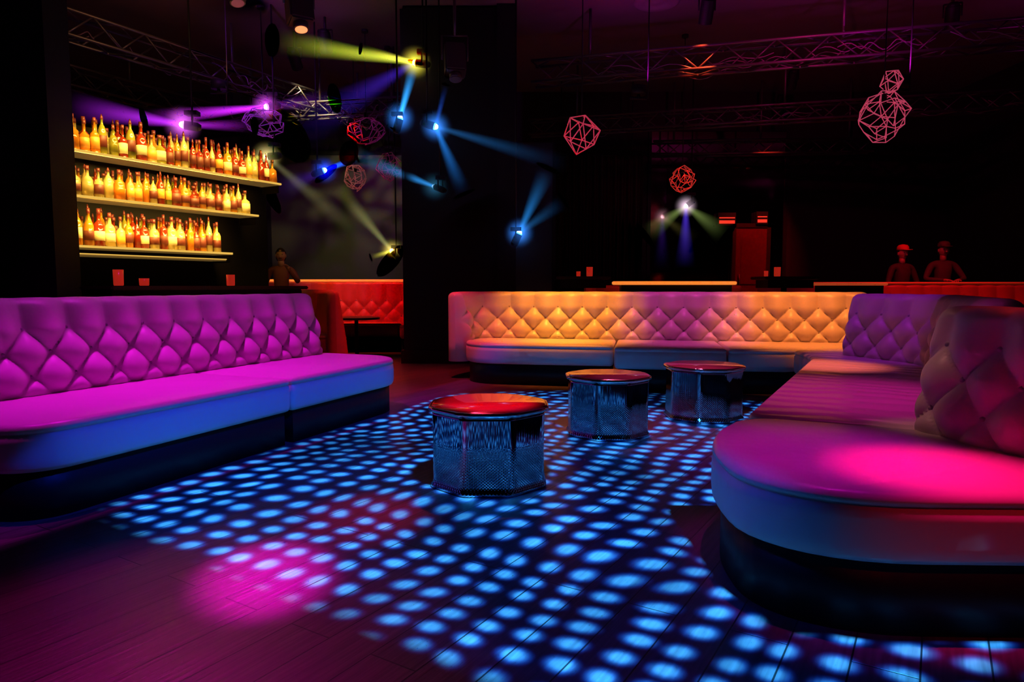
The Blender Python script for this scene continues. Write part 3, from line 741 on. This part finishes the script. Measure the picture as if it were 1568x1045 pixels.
def projector(pos,tgt,lens):
    e=empty('hanging_projector',pos); d=(Vector(tgt)-Vector(pos)).normalized(); q=d.to_track_quat('Z','Y').to_matrix().to_4x4()
    bm=bmesh.new(); box_bm(bm,(-.13,-.11,-.35),(.13,.11,.05),q); tube(bm,d*.05,d*.12,.08,18); bmesh.ops.bevel(bm,geom=[ed for ed in bm.edges if ed.calc_length()>.2],offset=.02,segments=2,affect='EDGES')
    for sg in (-1,1): tube(bm,q@Vector((sg*.16,0,-.15)),q@Vector((sg*.16,0,-.15))+Vector((0,0,.3)),.014,6)
    c=q@Vector((0,0,-.15)); tube(bm,c+Vector((-.16,0,.3)),c+Vector((.16,0,.3)),.014,6); tube(bm,c+Vector((0,0,.3)),(c.x,c.y,CEIL-pos[2]),.02,8)
    bobj('housing',bm,M_metal,e)
    bm=bmesh.new(); tube(bm,d*.12,d*.125,.065,18); bobj('lens',bm,lens,e)
projector(px(472,46,7.6),(-1.9,7.0,1.2),mat('warm_lens',(.9,.3,.1),.3,es=1.3,ecol=(1,.32,.12)))
projector(px(378,8,7.4),(-2.4,7.0,2.0),mat('dark_lens',(.3,.1,.2),.2,es=.1,ecol=(1,.2,.3)))
projector(px(700,120,8.8),(-.6,8.2,2.0),mat('dark_lens',(.1,.1,.12),.1))
e=empty('ceiling_speaker',(1.9,9.3,CEIL)); bm=bmesh.new(); lathe(bm,[(.30,0),(.30,-.02),(.26,-.035),(.17,-.03),(.15,-.01),(.05,-.02),(.02,-.03)][::-1],(0,0,0),32); bobj('grille',bm,mat('speaker_plastic',(.20,.12,.17),.5),e,True)
e=empty('smoke_detector',px(764,60,8.9)[:2]+(CEIL,)); bm=bmesh.new(); lathe(bm,[(.03,-.06),(.09,-.045),(.11,0)],(0,0,0),20); bobj('body',bm,mat('white_plastic',(.7,.6,.6),.5),e,True)

# ---------------------------------------------------------------- people
def person(pos,rotz,shirt,skin,hair,cap=None,pose='stand',scale=1.0):
    e=empty('person',pos); e.rotation_euler=(0,0,rotz); e.scale=(scale,)*3
    V=[];E=[];R=[]
    def v(co,r,par=None):
        V.append(co);R.append(r)
        if par is not None:E.append((par,len(V)-1))
        return len(V)-1
    pel=v((0,0,.95),.14); w=v((0,0,1.12),.12,pel); ch=v((0,-.01,1.30),.145,w); uc=v((0,0,1.42),.11,ch); nk=v((0,0,1.50),.055,uc)
    hands=[]
    for sg in (1,-1):
        hp=v((.10*sg,0,.86),.095,pel); kn=v((.11*sg,-.02,.48),.062,hp); an=v((.11*sg,.02,.09),.042,kn); v((.13*sg,-.16,.045),.036,an)
        sh=v((.175*sg,0,1.42),.062,uc)
        if pose=='lean': el=v((.30*sg,-.10,1.18),.045,sh); wr=v((.10*sg,-.34,1.16),.03,el)
        elif pose=='raise' and sg==1: el=v((.28*sg,-.14,1.22),.045,sh); wr=v((.16*sg,-.30,1.42),.03,el)
        else: el=v((.27*sg,-.04,1.15),.045,sh); wr=v((.24*sg,-.24,1.05),.03,el)
        hands.append((Vector(V[el]),Vector(V[wr]),sg))
    def skinned(nm,V,E,R,m,root):
        me=bpy.data.meshes.new(nm); me.from_pydata(V,E,[]); me.materials.append(m); o=bpy.data.objects.new(nm,me); link(o,e)
        o.modifiers.new('skin','SKIN')
        for sv,r in zip(me.skin_vertices[0].data,R): sv.radius=(r,r)
        me.skin_vertices[0].data[root].use_root=True
        sb=o.modifiers.new('sub','SUBSURF'); sb.levels=2; sb.render_levels=2; o.modifiers['skin'].use_smooth_shade=True
        return o
    cl=bpy.data.materials.new('clothes'); cl.use_nodes=True; nt=cl.node_tree; h=N(nt); b=nt.nodes['Principled BSDF']; b.inputs['Roughness'].default_value=.8
    tc=h.new('ShaderNodeTexCoord'); s=h.new('ShaderNodeSeparateXYZ'); nt.links.new(tc.outputs['Object'],s.inputs[0])
    f=h.m('GREATER_THAN',s.outputs[2],.95); mx=h.new('ShaderNodeMix',data_type='RGBA'); nt.links.new(f,mx.inputs[0]); mx.inputs[6].default_value=(.03,.03,.05,1); mx.inputs[7].default_value=(*shirt,1); nt.links.new(mx.outputs[2],b.inputs['Base Color'])
    ms=mat('skin',skin,.5)
    skinned('clothed_body',V,E,R,cl,0)
    for el,wr,sg in hands:
        d=(wr-el).normalized(); side=d.cross(Vector((0,0,1))).normalized()*sg
        HV=[];HE=[];HR=[]
        def a(co,r,par=None):
            HV.append(tuple(co));HR.append(r)
            if par is not None:HE.append((par,len(HV)-1))
            return len(HV)-1
        w0=a(wr-d*.03,.024); pm=a(wr+d*.05,.032,w0)
        for k,(o_,l) in enumerate(((-.03,.06),(-.01,.075),(.011,.07),(.03,.055))):
            kk=a(wr+d*.085+side*o_,.0095,pm); k2=a(wr+d*(.085+l*.55)+side*o_*1.1+Vector((0,0,-.008)),.0085,kk); a(wr+d*(.085+l*.95)+side*o_*1.15+Vector((0,0,-.028)),.0075,k2)
        t=a(wr+d*.04-side*.045,.011,pm); a(wr+d*.075-side*.062+Vector((0,0,-.01)),.009,t)
        skinned('hand',HV,HE,HR,ms,0)
    bm=bmesh.new(); bmesh.ops.create_uvsphere(bm,u_segments=24,v_segments=16,radius=1)
    for q in bm.verts:
        x,y,z=q.co
        f=1-.22*max(0,-z)**1.5
        q.co=Vector((x*.076*f,y*.093*f,z*.118))
        if y<-.9 and abs(z)<.35 and abs(x)<.3: q.co.y-=.008
    for sg in (1,-1): bmesh.ops.create_uvsphere(bm,u_segments=8,v_segments=6,radius=1,matrix=Matrix.Translation((.077*sg,.005,-.005))@Matrix.Diagonal((.010,.02,.032,1)))
    bmesh.ops.create_cone(bm,segments=8,radius1=.018,radius2=.006,depth=.05,cap_ends=True,matrix=Matrix.Translation((0,-.098,-.015))@Matrix.Rotation(-.35,4,'X'))
    tube(bm,(0,.01,-.18),(0,.0,-.06),.05,12)
    hd=bobj('head',bm,ms,e,True); hd.location=(0,-.01,1.66)
    bm=bmesh.new()
    for sg in (1,-1): bmesh.ops.create_uvsphere(bm,u_segments=8,v_segments=6,radius=.009,matrix=Matrix.Translation((.03*sg,-.083,.01)))
    box_bm(bm,(-.024,-.086,-.055),(.024,-.080,-.047)); f=bobj('eyes_and_mouth',bm,mat('dark_features',(.03,.01,.01),.4),e,True); f.location=hd.location
    bm=bmesh.new(); bmesh.ops.create_uvsphere(bm,u_segments=24,v_segments=16,radius=1)
    for q in bm.verts:
        x,y,z=q.co; zz=z
        if y<-.1: zz=max(z,.45)
        else: zz=max(z,-.75)
        q.co=Vector((x*.084,y*.098+.008,zz*.126))
    ho=bobj('hair',bm,mat('hair',hair,.6),e,True); ho.location=hd.location
    if cap:
        bm=bmesh.new(); lathe(bm,[(.088,.05),(.092,.075),(.088,.11),(.065,.14),(.02,.152)],(0,0,0),20,sy=1.12)
        box_bm(bm,(-.06,-.17,.05),(.06,-.07,.062)); c=bobj('cap',bm,mat('cap_cloth',cap,.7),e,True); c.location=hd.location
person((6.50,11.45,0),.1,(.05,.02,.03),(.5,.25,.18),(.02,.01,.01),cap=(.8,.05,.04),pose='stand',scale=.97)
person((7.15,11.4,0),-.15,(.08,.04,.05),(.5,.25,.18),(.02,.01,.01),cap=(.12,.05,.05),pose='lean',scale=1.0)
person((-3.48,10.35,0),.2,(.30,.08,.05),(.6,.30,.2),(.03,.015,.01),pose='raise',scale=.92)

w=bpy.data.worlds.new('World'); SC.world=w; w.use_nodes=True
w.node_tree.nodes['Background'].inputs[0].default_value=(.35,.12,.3,1); w.node_tree.nodes['Background'].inputs[1].default_value=.005

cam=bpy.data.cameras.new('camera'); cam.lens=24; cam.sensor_width=36; cam.clip_start=.05
co=bpy.data.objects.new('camera',cam); link(co); co.location=(0,0,1.07); co.rotation_euler=(math.radians(90-4.62),0,0)
SC.camera=co
